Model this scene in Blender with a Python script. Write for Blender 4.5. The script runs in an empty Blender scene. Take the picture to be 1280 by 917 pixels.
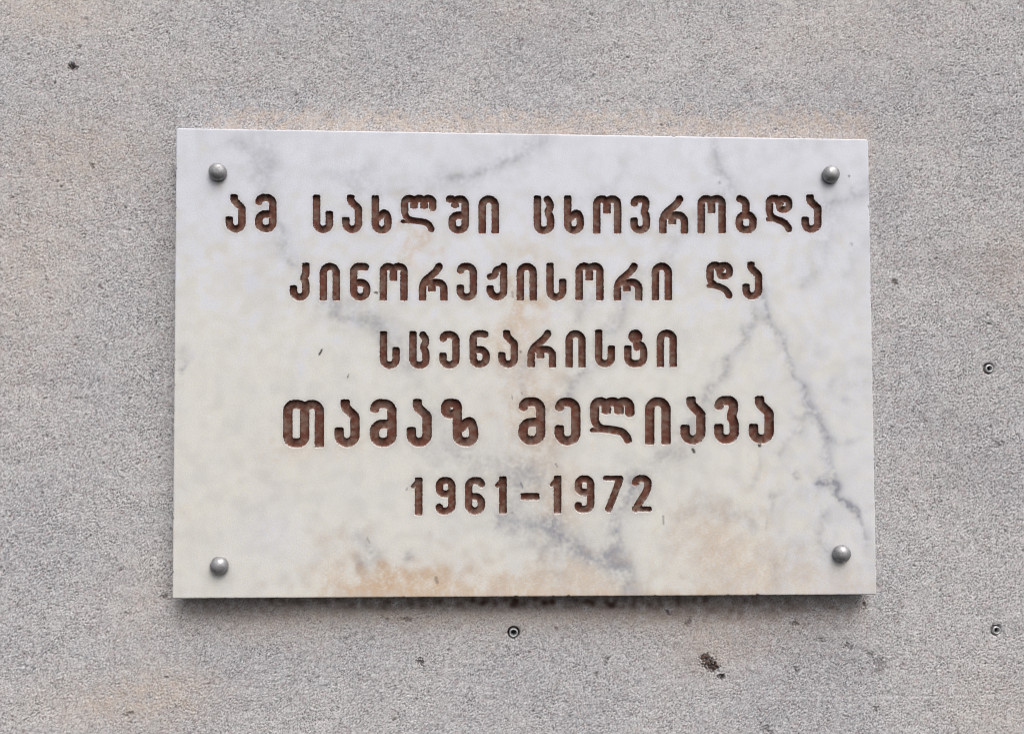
import bpy, bmesh, math
import numpy as np
from mathutils import Matrix, Vector
from mathutils.geometry import delaunay_2d_cdt

scene = bpy.context.scene
COL = scene.collection

# ------------------------------------------------------------------ camera
F_PX = 1000.0                       # focal length in pixels of a 1280 wide frame
RX, RY, RZ = -0.032, -0.0384, 0.0026
TV = np.array([0.0147, -0.0034, 0.6863])
_cx, _sx, _cy, _sy, _cz, _sz = (math.cos(RX), math.sin(RX), math.cos(RY),
                                math.sin(RY), math.cos(RZ), math.sin(RZ))
ROT = (np.array([[_cz, -_sz, 0], [_sz, _cz, 0], [0, 0, 1]])
       @ np.array([[_cy, 0, _sy], [0, 1, 0], [-_sy, 0, _cy]])
       @ np.array([[1, 0, 0], [0, _cx, -_sx], [0, _sx, _cx]]))
CPOS = -ROT.T @ TV                  # camera in plaque coordinates: x right, y down, z into the wall


def w3(v):                          # plaque coordinates -> world (x right, y into the wall, z up)
    return (float(v[0]), float(v[2]), float(-v[1]))


cam_data = bpy.data.cameras.new("camera")
cam = bpy.data.objects.new("camera", cam_data)
COL.objects.link(cam)
r_, u_, b_ = w3(ROT[0]), w3(-ROT[1]), w3(-ROT[2])
m = Matrix(((r_[0], u_[0], b_[0], 0), (r_[1], u_[1], b_[1], 0), (r_[2], u_[2], b_[2], 0), (0, 0, 0, 1)))
m.translation = Vector(w3(CPOS))
cam.matrix_world = m
cam_data.sensor_fit = 'HORIZONTAL'
cam_data.sensor_width = 36.0
cam_data.lens = F_PX / 1280.0 * 36.0
cam_data.clip_start = 0.01
cam_data.clip_end = 200.0
scene.camera = cam

# ------------------------------------------------------------------ light: bright overcast daylight from high in front
SUN_EL, SUN_AZ = 55.0, 24.0         # azimuth: degrees to the right of straight out from the wall
world = bpy.data.worlds.new("World")
scene.world = world
world.use_nodes = True
wn, wl = world.node_tree.nodes, world.node_tree.links
bg = wn["Background"]
sky = wn.new("ShaderNodeTexSky")
sky.sky_type = 'NISHITA'
sky.sun_disc = False
sky.sun_elevation = math.radians(SUN_EL)
sky.sun_rotation = math.radians(180.0 - SUN_AZ)
sky.air_density = 1.0
sky.dust_density = 5.0
sky.ozone_density = 1.0
hsv = wn.new("ShaderNodeHueSaturation")          # a cloud-covered sky is nearly grey
hsv.inputs["Saturation"].default_value = 0.42
wl.new(sky.outputs[0], hsv.inputs["Color"])
wl.new(hsv.outputs[0], bg.inputs["Color"])
bg.inputs["Strength"].default_value = 0.12

sun_data = bpy.data.lights.new("sun", 'SUN')
sun_data.energy = 1.3
sun_data.angle = math.radians(40)
sun_data.color = (1.0, 0.975, 0.955)
sun = bpy.data.objects.new("sun", sun_data)
COL.objects.link(sun)
el, az = math.radians(SUN_EL), math.radians(SUN_AZ)
to_sun = Vector((math.cos(el) * math.sin(az), -math.cos(el) * math.cos(az), math.sin(el)))
sun.rotation_euler = to_sun.to_track_quat('Z', 'Y').to_euler()
sun.location = to_sun * 5

scene.view_settings.view_transform = 'Standard'
scene.view_settings.look = 'None'
scene.view_settings.gamma = 1.0
scene.view_settings.exposure = 0.70
scene.cycles.filter_width = 1.0

# ------------------------------------------------------------------ numeric helpers
THICK = 0.020                       # slab thickness: the wall surface lies this far behind the slab's face


def back(U, V, depth=0.0):
    """photo position -> plane of the slab's face (depth 0) or of the wall; metres, x right, z up"""
    U = np.asarray(U, float)
    V = np.asarray(V, float)
    d = np.stack([(U - 640.0) / F_PX, (V - 458.5) / F_PX, np.ones_like(U)], -1) @ ROT
    t = (depth - CPOS[2]) / d[..., 2]
    return CPOS[0] + t * d[..., 0], -(CPOS[1] + t * d[..., 1])


def fore(X, Z, depth=0.0):
    p = np.stack([np.asarray(X, float), -np.asarray(Z, float), np.full(np.shape(X), depth)], -1) @ ROT.T + TV
    return p[..., 0] / p[..., 2] * F_PX + 640.0, p[..., 1] / p[..., 2] * F_PX + 458.5


MM = 0.001
_xa, _za = back(640, 450)
_xb, _zb = back(641, 450)
PXM = float(_xb - _xa)              # metres per photo pixel on the slab


class Noise:
    """band limited noise field over a rectangle, sampled bilinearly"""

    def __init__(self, x0, z0, x1, z1, step, lo, hi, seed, ax=1.0, az=1.0, tilt=0.0):
        self.x0, self.z0, self.step = x0, z0, step
        nx, nz = int((x1 - x0) / step) + 2, int((z1 - z0) / step) + 2
        rng = np.random.default_rng(seed)
        f = np.fft.rfft2(rng.standard_normal((nz, nx)))
        kx = np.fft.rfftfreq(nx, step)[None, :]
        kz = np.fft.fftfreq(nz, step)[:, None]
        c, s = math.cos(tilt), math.sin(tilt)
        k = np.hypot((kx * c + kz * s) * ax, (-kx * s + kz * c) * az)
        f *= np.exp(-(k * lo) ** 2 * 0.5) * (1 - np.exp(-(k * hi) ** 2 * 0.5))
        a = np.fft.irfft2(f, (nz, nx))
        self.a = a / a.std()

    def __call__(self, X, Z):
        fx = np.clip((X - self.x0) / self.step, 0, self.a.shape[1] - 1.001)
        fz = np.clip((Z - self.z0) / self.step, 0, self.a.shape[0] - 1.001)
        i, j = fx.astype(int), fz.astype(int)
        p, q = fx - i, fz - j
        a = self.a
        return (a[j, i] * (1 - p) * (1 - q) + a[j, i + 1] * p * (1 - q)
                + a[j + 1, i] * (1 - p) * q + a[j + 1, i + 1] * p * q)


def seg_dist(X, Y, a, b):
    vx, vy = b[0] - a[0], b[1] - a[1]
    L = vx * vx + vy * vy + 1e-12
    t = np.clip(((X - a[0]) * vx + (Y - a[1]) * vy) / L, 0, 1)
    return np.hypot(X - a[0] - t * vx, Y - a[1] - t * vy), t


def smooth(x, a, b):
    t = np.clip((x - a) / (b - a), 0, 1)
    return t * t * (3 - 2 * t)


# ------------------------------------------------------------------ scene helpers
def add_obj(name, me, parent=None, mat=None):
    o = bpy.data.objects.new(name, me)
    COL.objects.link(o)
    if parent is not None:
        o.parent = parent
    if mat is not None:
        me.materials.append(mat)
    return o


def empty(name, loc, label, cat, group=None):
    o = bpy.data.objects.new(name, None)
    o.empty_display_size = 0.02
    COL.objects.link(o)
    o.location = loc
    o["label"] = label
    o["category"] = cat
    if group:
        o["group"] = group
    return o


def np_mesh(name, verts, faces, attrs=None, smooth_shade=False):
    """faces: (n,3) or (n,4) integer array"""
    me = bpy.data.meshes.new(name)
    verts = np.asarray(verts, np.float32)
    faces = np.asarray(faces, np.int32)
    n, k = faces.shape
    me.vertices.add(len(verts))
    me.vertices.foreach_set("co", verts.ravel())
    me.loops.add(n * k)
    me.loops.foreach_set("vertex_index", faces.ravel())
    me.polygons.add(n)
    me.polygons.foreach_set("loop_start", np.arange(0, n * k, k, dtype=np.int32))
    me.polygons.foreach_set("loop_total", np.full(n, k, np.int32))
    me.polygons.foreach_set("use_smooth", np.full(n, smooth_shade, bool))
    me.update(calc_edges=True)
    for an, av in (attrs or {}).items():
        at = me.attributes.new(an, 'FLOAT', 'POINT')
        at.data.foreach_set("value", np.asarray(av, np.float32))
    return me


def lathe(bm, prof, seg=48, wob=None, centre=(0, 0, 0)):
    """profile of (radius, height out of the wall); axis points to -Y"""
    rings = []
    for (r, h) in prof:
        if r < 1e-7:
            rings.append([bm.verts.new((centre[0], centre[1] - h, centre[2]))])
            continue
        ring = []
        for i in range(seg):
            a = 2 * math.pi * i / seg
            k = 1.0 if wob is None else wob(a, h)
            ring.append(bm.verts.new((centre[0] + r * k * math.cos(a), centre[1] - h, centre[2] + r * k * math.sin(a))))
        rings.append(ring)
    for A, B in zip(rings[:-1], rings[1:]):
        for i in range(seg):
            j = (i + 1) % seg
            if len(A) == 1 and len(B) == 1:
                continue
            if len(B) == 1:
                bm.faces.new((A[i], A[j], B[0]))
            elif len(A) == 1:
                bm.faces.new((A[0], B[j], B[i]))
            else:
                bm.faces.new((A[i], A[j], B[j], B[i]))


def bm_obj(name, bm, mat, parent=None, loc=(0, 0, 0), smooth_shade=True):
    bmesh.ops.recalc_face_normals(bm, faces=bm.faces)
    me = bpy.data.meshes.new(name)
    bm.to_mesh(me)
    bm.free()
    for p in me.polygons:
        p.use_smooth = smooth_shade
    o = add_obj(name, me, parent, mat)
    o.location = loc
    return o


# ------------------------------------------------------------------ materials
class NT:
    def __init__(self, name):
        self.m = bpy.data.materials.new(name)
        self.m.use_nodes = True
        self.t = self.m.node_tree
        self.b = self.t.nodes["Principled BSDF"]
        self.co = self.t.nodes.new("ShaderNodeTexCoord").outputs["Object"]

    def n(self, kind, **kw):
        nd = self.t.nodes.new(kind)
        for k, v in kw.items():
            setattr(nd, k, v)
        return nd

    def put(self, sock, v):
        if isinstance(v, bpy.types.NodeSocket):
            self.t.links.new(v, sock)
        elif isinstance(v, tuple) and len(v) == 3:
            sock.default_value = (*v, 1.0)
        else:
            sock.default_value = v

    def attr(self, name):
        nd = self.n("ShaderNodeAttribute")
        nd.attribute_name = name
        return nd.outputs["Fac"]

    def noise(self, scale, detail=2.0, rough=0.5, vec=None):
        nd = self.n("ShaderNodeTexNoise")
        self.put(nd.inputs["Vector"], vec or self.co)
        nd.inputs["Scale"].default_value = scale
        nd.inputs["Detail"].default_value = detail
        nd.inputs["Roughness"].default_value = rough
        return nd.outputs["Fac"]

    def voronoi(self, scale, out="Distance", vec=None):
        nd = self.n("ShaderNodeTexVoronoi")
        self.put(nd.inputs["Vector"], vec or self.co)
        nd.inputs["Scale"].default_value = scale
        return nd.outputs[out]

    def math(self, op, a, b=0.0, c=None, clamp=False):
        nd = self.n("ShaderNodeMath", operation=op)
        nd.use_clamp = clamp
        self.put(nd.inputs[0], a)
        self.put(nd.inputs[1], b)
        if c is not None:
            self.put(nd.inputs[2], c)
        return nd.outputs[0]

    def rng(self, v, a, b, c=0.0, d=1.0):
        nd = self.n("ShaderNodeMapRange")
        nd.clamp = True
        self.put(nd.inputs[0], v)
        for i, x in enumerate((a, b, c, d)):
            nd.inputs[i + 1].default_value = x
        return nd.outputs[0]

    def mix(self, fac, a, b, blend='MIX'):
        nd = self.n("ShaderNodeMix", data_type='RGBA', blend_type=blend)
        self.put(nd.inputs[0], fac)
        self.put(nd.inputs[6], a)
        self.put(nd.inputs[7], b)
        return nd.outputs[2]

    def bump(self, h, strength, dist, normal=None):
        nd = self.n("ShaderNodeBump")
        nd.inputs["Strength"].default_value = strength
        nd.inputs["Distance"].default_value = dist
        self.put(nd.inputs["Height"], h)
        if normal is not None:
            self.put(nd.inputs["Normal"], normal)
        return nd.outputs[0]

    def done(self, col, rough, normal=None, metallic=0.0, spec=None):
        self.put(self.b.inputs["Base Color"], col)
        self.put(self.b.inputs["Roughness"], rough)
        self.b.inputs["Metallic"].default_value = metallic
        if spec is not None:
            self.b.inputs["Specular IOR Level"].default_value = spec
        if normal is not None:
            self.put(self.b.inputs["Normal"], normal)
        return self.m


def mat_wall():
    t = NT("tooled_stone")
    g1 = t.noise(250, 3.0, 0.6)
    g2 = t.noise(800, 1.0, 0.5)
    big = t.noise(9, 3.0, 0.55)
    mid = t.noise(45, 3.0, 0.6)
    c = t.mix(t.rng(big, 0.36, 0.64), (0.358, 0.352, 0.367), (0.456, 0.435, 0.427))
    c = t.mix(t.rng(mid, 0.4, 0.7, 0.0, 0.35), c, (0.345, 0.330, 0.340))
    c = t.mix(t.rng(g1, 0.50, 0.66, 0.0, 0.8), c, (0.52, 0.515, 0.525))
    c = t.mix(t.rng(g1, 0.46, 0.31, 0.0, 0.8), c, (0.15, 0.146, 0.155))
    c = t.mix(t.rng(g2, 0.52, 0.70, 0.0, 0.45), c, (0.55, 0.54, 0.54))
    c = t.mix(t.rng(g2, 0.48, 0.30, 0.0, 0.45), c, (0.15, 0.145, 0.15))
    pink = t.voronoi(240, "Color")
    sp = t.n("ShaderNodeSeparateColor")
    t.put(sp.inputs[0], pink)
    c = t.mix(t.rng(sp.outputs[0], 0.80, 0.95, 0.0, 0.30), c, (0.36, 0.28, 0.27))
    c = t.mix(t.rng(sp.outputs[1], 0.80, 0.95, 0.0, 0.25), c, (0.30, 0.33, 0.34))
    c = t.mix(t.attr("pore"), c, (0.080, 0.075, 0.080))
    c = t.mix(t.attr("fleck"), c, (0.66, 0.645, 0.645))
    c = t.mix(t.attr("tan"), c, t.mix(0.55, c, (0.50, 0.400, 0.320)))
    c = t.mix(t.attr("dirt_shade"), c, (0.064, 0.036, 0.029))  # dirt in pits, and the slab's shade painted on the wall below it
    c = t.mix(t.attr("pale"), c, (0.58, 0.57, 0.57))
    h = t.math('ADD', t.noise(520, 3.0, 0.65), t.math('MULTIPLY', t.noise(1300, 2.0, 0.6), 0.5))
    return t.done(c, 0.9, t.bump(h, 0.5, 0.0009), spec=0.25)


def mat_marble():
    t = NT("marble")
    fine = t.noise(900, 2.0, 0.6)
    cloud = t.noise(24, 4.0, 0.6)
    cloud2 = t.noise(70, 4.0, 0.65)
    c = t.mix(t.attr("warm"), (0.580, 0.592, 0.648), (0.618, 0.600, 0.536))
    c = t.mix(t.rng(cloud, 0.42, 0.72, 0.0, 0.35), c, (0.46, 0.465, 0.495))
    c = t.mix(t.rng(cloud2, 0.45, 0.75, 0.0, 0.30), c, (0.62, 0.622, 0.635))
    c = t.mix(t.attr("stain"), c, (0.50, 0.335, 0.195))
    c = t.mix(t.attr("vein"), c, (0.205, 0.207, 0.240))
    c = t.mix(t.rng(fine, 0.42, 0.60, 0.0, 0.30), c, (0.41, 0.41, 0.425))
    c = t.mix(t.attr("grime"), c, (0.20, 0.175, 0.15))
    c = t.mix(t.attr("rim"), c, (0.74, 0.735, 0.73))
    c = t.mix(t.attr("speck"), c, (0.035, 0.028, 0.026))
    h = t.math('ADD', t.noise(700, 2.0, 0.6), t.math('MULTIPLY', t.noise(160, 2.0, 0.5), 0.6))
    m_ = t.done(c, t.rng(cloud2, 0.3, 0.7, 0.42, 0.58), t.bump(h, 0.30, 0.0004), spec=0.35)
    t.b.inputs["Subsurface Weight"].default_value = 0.0
    return m_


def mat_paint():
    t = NT("brown_paint")
    a = t.noise(60, 3.0, 0.6)
    f = t.noise(600, 3.0, 0.65)
    c = t.mix(t.rng(a, 0.35, 0.65), (0.122, 0.043, 0.028), (0.086, 0.030, 0.020))
    c = t.mix(t.rng(f, 0.50, 0.72, 0.0, 0.55), c, (0.16, 0.065, 0.045))
    c = t.mix(t.rng(f, 0.46, 0.28, 0.0, 0.6), c, (0.042, 0.015, 0.011))
    dust = t.math('MULTIPLY', t.rng(t.noise(130, 3.0, 0.6), 0.52, 0.70), 0.35)
    c = t.mix(dust, c, (0.17, 0.10, 0.075))
    c = t.mix(t.math('MULTIPLY', t.attr("fade"), t.rng(f, 0.25, 0.6, 0.5, 1.0)), c, (0.165, 0.112, 0.088))
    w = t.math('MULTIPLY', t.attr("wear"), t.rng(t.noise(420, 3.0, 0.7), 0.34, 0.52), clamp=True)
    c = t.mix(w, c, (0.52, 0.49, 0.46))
    return t.done(c, 0.62, t.bump(f, 0.5, 0.0005), spec=0.15)


def mat_metal(name, base, rough, metallic):
    t = NT(name)
    va = t.n("ShaderNodeVectorMath", operation='ADD')
    t.put(va.inputs[0], t.co)
    t.put(va.inputs[1], t.n("ShaderNodeObjectInfo").outputs["Location"])
    a = t.noise(260, 4.0, 0.65, va.outputs[0])
    b = t.noise(900, 3.0, 0.6, va.outputs[0])
    c = t.mix(t.rng(a, 0.35, 0.68), base, tuple(x * 0.55 for x in base))
    c = t.mix(t.rng(b, 0.56, 0.68, 0.0, 0.5), c, tuple(min(1, x * 1.6) for x in base))
    return t.done(c, t.rng(a, 0.3, 0.7, rough - 0.08, rough + 0.12), t.bump(b, 0.35, 0.0004), metallic=metallic)


def mat_plain(name, base, rough=0.9, dark=0.5):
    t = NT(name)
    a = t.noise(500, 4.0, 0.7)
    c = t.mix(t.rng(a, 0.35, 0.65), base, tuple(x * dark for x in base))
    return t.done(c, rough, t.bump(a, 0.6, 0.0008), spec=0.2)


M_WALL, M_MARBLE, M_PAINT = mat_wall(), mat_marble(), mat_paint()
M_SCREW = mat_metal("weathered_steel", (0.36, 0.355, 0.36), 0.50, 0.65)
M_SLEEVE = mat_metal("zinc_sleeve", (0.62, 0.62, 0.62), 0.45, 0.6)
M_CORE = mat_plain("dark_core", (0.03, 0.03, 0.032))
M_CRUMB = mat_plain("crumbled_filler", (0.15, 0.10, 0.082), 0.95, 0.35)

# ------------------------------------------------------------------ the wall
PLUGS = [(642, 790.5), (1237, 460.5), (1246, 787.5)]
WX0, WX1, WZ0, WZ1 = -0.62, 0.62, -0.46, 0.46


def build_wall():
    st = 0.00085
    skirt = np.cumsum(np.linspace(0.004, 0.06, 16))
    xs = np.concatenate([WX0 - skirt[::-1], np.arange(WX0, WX1, st), WX1 + skirt])
    zs = np.concatenate([WZ0 - skirt[::-1], np.arange(WZ0, WZ1, st), WZ1 + skirt])
    X, Z = np.meshgrid(xs, zs)
    nx, nz = len(xs), len(zs)
    box = (WX0, WZ0, WX1, WZ1, st)
    U, V = fore(X, Z, THICK)
    # tooled, weathered grain: pits below a rather even skin
    g = Noise(*box, 0.0020, 0.0056, 1, 0.9, 1.15, 0.45)(X, Z)
    g2 = Noise(*box, 0.0042, 0.0120, 2, 0.9, 1.2, 0.15)(X, Z)
    g0 = Noise(*box, 0.0010, 0.0034, 5)(X, Z)
    big = Noise(*box, 0.02, 0.09, 3)(X, Z)
    rough = Noise(*box, 0.03, 0.15, 4)(X, Z)
    k = 1.0 + 0.18 * np.clip(rough, -1.5, 1.5) + 0.25 * smooth(U, 1050, 1250) - 0.12 * smooth(V, 200, 60)
    skin = g * 0.85 + g2 * 0.22 + g0 * 0.45
    skin = np.where(skin < 0, skin * 1.35, skin * 0.75)
    h = (skin * 0.16 * k + big * 0.10) * MM
    pore_n = Noise(*box, 0.0015, 0.0038, 31)(X, Z) + 0.35 * g0
    pore = smooth(0.35 * g + 1.05 * pore_n, -0.80, -1.75) * np.clip(0.80 * k, 0, 1)
    fleck = smooth(0.3 * g + 1.0 * Noise(*box, 0.0014, 0.0036, 32)(X, Z), 0.9, 1.7) * 0.75
    h = h - 0.35 * MM * pore
    rng = np.random.default_rng(7)

    def pit(u, v, rpx, depth, ang=0.0, el=1.0, edge=0.35):
        nonlocal h
        c, s = math.cos(ang), math.sin(ang)
        du, dv = U - u, V - v
        d = np.hypot((du * c + dv * s) / el, -du * s + dv * c) / rpx + 0.22 * g2 + 0.25 * g + 0.12 * g0
        h = h - depth * MM * smooth(d, 1.0, 1.0 - edge)
        return smooth(d, 1.25, 0.7)

    dirt_shade = np.zeros_like(X)
    tan = np.zeros_like(X)
    # deep pits and dark marks
    marks = [(91, 84, 4.5, 3, 0.1, 1.4, .8), (99, 60, 2.5, 1, 0, 1, .3), (1119, 353, 4.0, 1.2, 0.3, 1.3, .75),
             (902, 845, 4.2, 4, 0, 1, .95), (525, 826, 4.5, 1.5, 0.9, 1.3, .7), (757, 826, 3, 1, 1.9, 2.4, .6),
             (745, 842, 3, 1, 1.9, 1.6, .5), (860, 778, 4, 1.2, 2.1, 1.9, .6), (994, 779, 3.5, 1.2, 0, 1.6, .7),
             (995, 838, 4, 1, 1.3, 1.5, .5), (508, 774, 3.5, 1, 0.2, 1.9, .7), (834, 765, 3, 1, .8, 1.8, .8),
             (695, 786, 2.5, 1, 1.5, 1.8, .5), (160, 892, 4, 1, -.4, 2, .4), (1080, 755, 3, 1.5, 1.2, 2.2, .7),
             (1248, 555, 5, .6, 0, 1.7, .4), (1095, 886, 3.5, .8, 0, 1.4, .5), (960, 912, 5, .8, 0.7, 1.8, .5),
             (1100, 832, 8, .5, 1.7, 1.6, .4), (882, 823.5, 7, 2.2, .2, 1.1, .75), (891, 833, 7.5, 4.5, .2, 1.25, .95), (887, 829, 8, 1.2, .3, 1.4, .6),
             (1025, 800, 4, .8, .2, 1.8, .4), (560, 812, 2.5, .8, 0, 1.5, .5), (205, 745, 3, 1, 0, 1.6, .5),
             (15, 246, 2.5, .8, .5, 1.5, .5), (115, 207, 3, .8, .7, 1.4, .4), (478, 770, 2.5, .8, .7, 1.4, .5),
             (125, 358, 2.5, .8, .7, 1.2, .5), (1060, 808, 4, .8, .5, 1.8, .45), (1087, 818, 4, .8, .3, 1.6, .5)]
    for (u, v, r, dp, an, e, s) in marks:
        dirt_shade = np.maximum(dirt_shade, s * 0.85 * pit(u, v, r * 0.85, dp, an, e))
    for i in range(340):                                    # scattered small dark pits
        u, v = rng.uniform(-20, 1300), rng.uniform(-20, 935)
        if 225 < u < 1080 and 165 < v < 740:
            continue
        r = rng.uniform(0.9, 2.0)
        du0 = (np.searchsorted(xs, back(u - 8, v, THICK)[0]), np.searchsorted(xs, back(u + 8, v, THICK)[0]))
        dv0 = (np.searchsorted(zs, back(u, v + 8, THICK)[1]), np.searchsorted(zs, back(u, v - 8, THICK)[1]))
        sl = (slice(*dv0), slice(*du0))
        a = rng.uniform(-0.5, 0.6)
        du, dv = U[sl] - u, V[sl] - v
        d = np.hypot((du * math.cos(a) + dv * math.sin(a)) / 1.6, -du * math.sin(a) + dv * math.cos(a)) / r
        w = smooth(d, 1.2, 0.4)
        h[sl] -= w * rng.uniform(0.3, 0.8) * MM
        dirt_shade[sl] = np.maximum(dirt_shade[sl], w * rng.uniform(0.25, 0.75))
    for (u, v) in PLUGS:                                    # drilled holes for the plugs
        off = 0.0 if u < 1000 else -0.7
        d = np.hypot(U - u - off, V - v)
        rim = 7.6 if u < 1000 else 6.7
        h = np.where(d < rim, -9 * MM, h - 0.5 * MM * smooth(d, rim + 4, rim))
        dirt_shade = np.maximum(dirt_shade, smooth(d, rim + 0.3, rim - 0.6) * 0.9)
    # the shallow scratch that runs to the right edge
    yl = 869.5 + 4.0 * np.sin((U - 900) / 140.0) * 0.5 - (U - 1000) * 0.012
    sc = np.exp(-((V - yl) / 1.3) ** 2) * smooth(U, 900, 1060) * np.clip(0.55 + 0.45 * g2, 0, 1)
    h = h - 0.30 * MM * sc
    pale = np.exp(-((V - yl - 1.5) / 1.2) ** 2) * smooth(U, 900, 1060) * 0.40 * np.clip(0.5 + 0.5 * g2, 0, 1)
    # weathering stains, darker patches, and shade painted in below the slab
    cl = Noise(*box, 0.012, 0.05, 11)(X, Z)
    cf = Noise(*box, 0.003, 0.012, 12)(X, Z)
    ed = 5 * cl + 3 * cf

    def blob(u, v, ru, rv, s):
        return s * np.exp(-(((U - u) / ru) ** 2 + ((V - v) / rv) ** 2)) * np.clip(0.85 + 0.22 * cl, 0, 1.6)

    strip = smooth(V + ed, 132, 152) * smooth(V, 260, 200) * smooth(U + ed, 240, 300) * smooth(U + ed, 1100, 1080)
    tan += 0.66 * strip * np.clip(0.85 + 0.3 * cl, 0.2, 1.2)
    for b in [(160, 880, 110, 32, .75), (220, 850, 60, 22, .4), (70, 15, 90, 30, .6), (95, 190, 100, 50, .65), (60, 300, 90, 60, .2), (200, 90, 120, 30, .2),
              (20, 370, 70, 120, .35), (1060, 30, 110, 60, .25), (1265, 340, 50, 60, .45), (640, 18, 60, 25, .3),
              (900, 800, 80, 30, .35), (1255, 890, 80, 60, .3), (190, 760, 60, 60, .3), (330, 790, 60, 20, .3),
              (890, 820, 50, 30, .3)]:
        tan += blob(*b)
    for b in [(1200, 325, 60, 22, .16), (1250, 330, 30, 25, .22), (195, 300, 18, 160, .10), (1105, 250, 14, 60, .12),  # darker patches, with a faint band along the slab's left edge
              (1000, 790, 110, 50, .13), (920, 775, 160, 22, .14), (870, 822, 26, 20, .22), (1050, 820, 60, 40, .12),
              (1175, 520, 60, 26, .10), (1190, 590, 60, 30, .10), (520, 780, 20, 30, .15), (400, 70, 80, 50, .07),
              (700, 170, 380, 10, .05), (1010, 880, 60, 20, .05), (690, 40, 90, 60, .05), (1100, 140, 130, 60, .06)]:
        dirt_shade = np.maximum(dirt_shade, np.clip(blob(*b), 0, 1))
    under = smooth(U, 214, 240) * smooth(U, 1094, 1076)                # painted contact shade, mixed with grime, stays below the slab
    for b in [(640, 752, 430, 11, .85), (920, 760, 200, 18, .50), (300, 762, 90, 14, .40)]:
        dirt_shade = np.maximum(dirt_shade, np.clip(blob(*b), 0, 1) * under)
    for b in [(800, 764, 300, 22, .9), (400, 764, 200, 20, .7)]:  # brown tint of that painted shade and grime
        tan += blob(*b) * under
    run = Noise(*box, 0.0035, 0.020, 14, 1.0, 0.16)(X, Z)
    dirt_shade = np.maximum(dirt_shade, 0.42 * smooth(run, 0.2, 1.9) * np.exp(-np.maximum(V - 745, 0) / 22.0) * smooth(V, 735, 742)
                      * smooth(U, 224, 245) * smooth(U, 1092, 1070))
    top_run = 0.5 * smooth(run, 0.0, 1.8) * smooth(V, 262, 150) * smooth(V + ed, 140, 156) * smooth(U, 250, 300) * smooth(U, 1096, 1070)
    tan += 0.5 * top_run
    inner = (smooth(X, WX0 - 0.001, WX0 + 0.02) * smooth(X, WX1 + 0.001, WX1 - 0.02)
             * smooth(Z, WZ0 - 0.001, WZ0 + 0.02) * smooth(Z, WZ1 + 0.001, WZ1 - 0.02))
    h, pore, fleck, dirt_shade, tan, pale = (q * inner for q in (h, pore, fleck, dirt_shade, tan, pale))
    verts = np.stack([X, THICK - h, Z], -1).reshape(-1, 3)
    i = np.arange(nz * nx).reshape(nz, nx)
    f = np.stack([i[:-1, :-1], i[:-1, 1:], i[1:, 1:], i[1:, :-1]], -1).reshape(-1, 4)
    me = np_mesh("stone_wall", verts, f, {"tan": np.clip(tan, 0, 1).ravel(), "dirt_shade": np.clip(dirt_shade, 0, 1).ravel(),
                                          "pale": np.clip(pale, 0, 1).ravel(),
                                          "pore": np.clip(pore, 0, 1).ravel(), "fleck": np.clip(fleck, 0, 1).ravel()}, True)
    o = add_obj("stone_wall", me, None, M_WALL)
    o["label"] = "rough pitted light grey stone wall that the marble plaque is screwed to"
    o["category"] = "wall"


build_wall()

# ------------------------------------------------------------------ letter shapes: centre lines of the cutter, unit = 1/6.737 photo pixel
UNIT = 6.737
HW = 32.0


def rounded(pts, r, closed=False):
    """polyline with its corners rounded"""
    pts = [np.array(p, float) for p in pts]
    n = len(pts)
    out = []
    for i in range(n):
        if not closed and i in (0, n - 1):
            out.append(pts[i])
            continue
        p, a, b = pts[i], pts[i - 1], pts[(i + 1) % n]
        la, lb = np.linalg.norm(a - p), np.linalg.norm(b - p)
        k = min(r, la * (0.5 if (closed or i > 1) else 0.95), lb * (0.5 if (closed or i < n - 2) else 0.95))
        s, e = p + (a - p) / la * k, p + (b - p) / lb * k
        for t in np.linspace(0, 1, 9):
            # conic close to a circular arc
            w = 1.0 / math.sqrt(2)
            den = (1 - t) ** 2 + 2 * w * t * (1 - t) + t * t
            out.append(((1 - t) ** 2 * s + 2 * w * t * (1 - t) * p + t * t * e) / den)
    if closed:
        out.append(out[0])
    return out


def S(pts, r=50, hw=HW, closed=False):
    return ('s', rounded(pts, r, closed), hw)


def B(x0, y0, x1, y1, r=12):
    return ('b', (x0, y0, x1, y1), r)


def cap(xc, y0, hw=HW):
    return B(xc - hw, y0, xc + hw, y0 + 2 * hw, 17)


def bar(xc, y0, y1=322, hw=HW):
    return B(xc - hw, y0, xc + hw, y1, 13)


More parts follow.
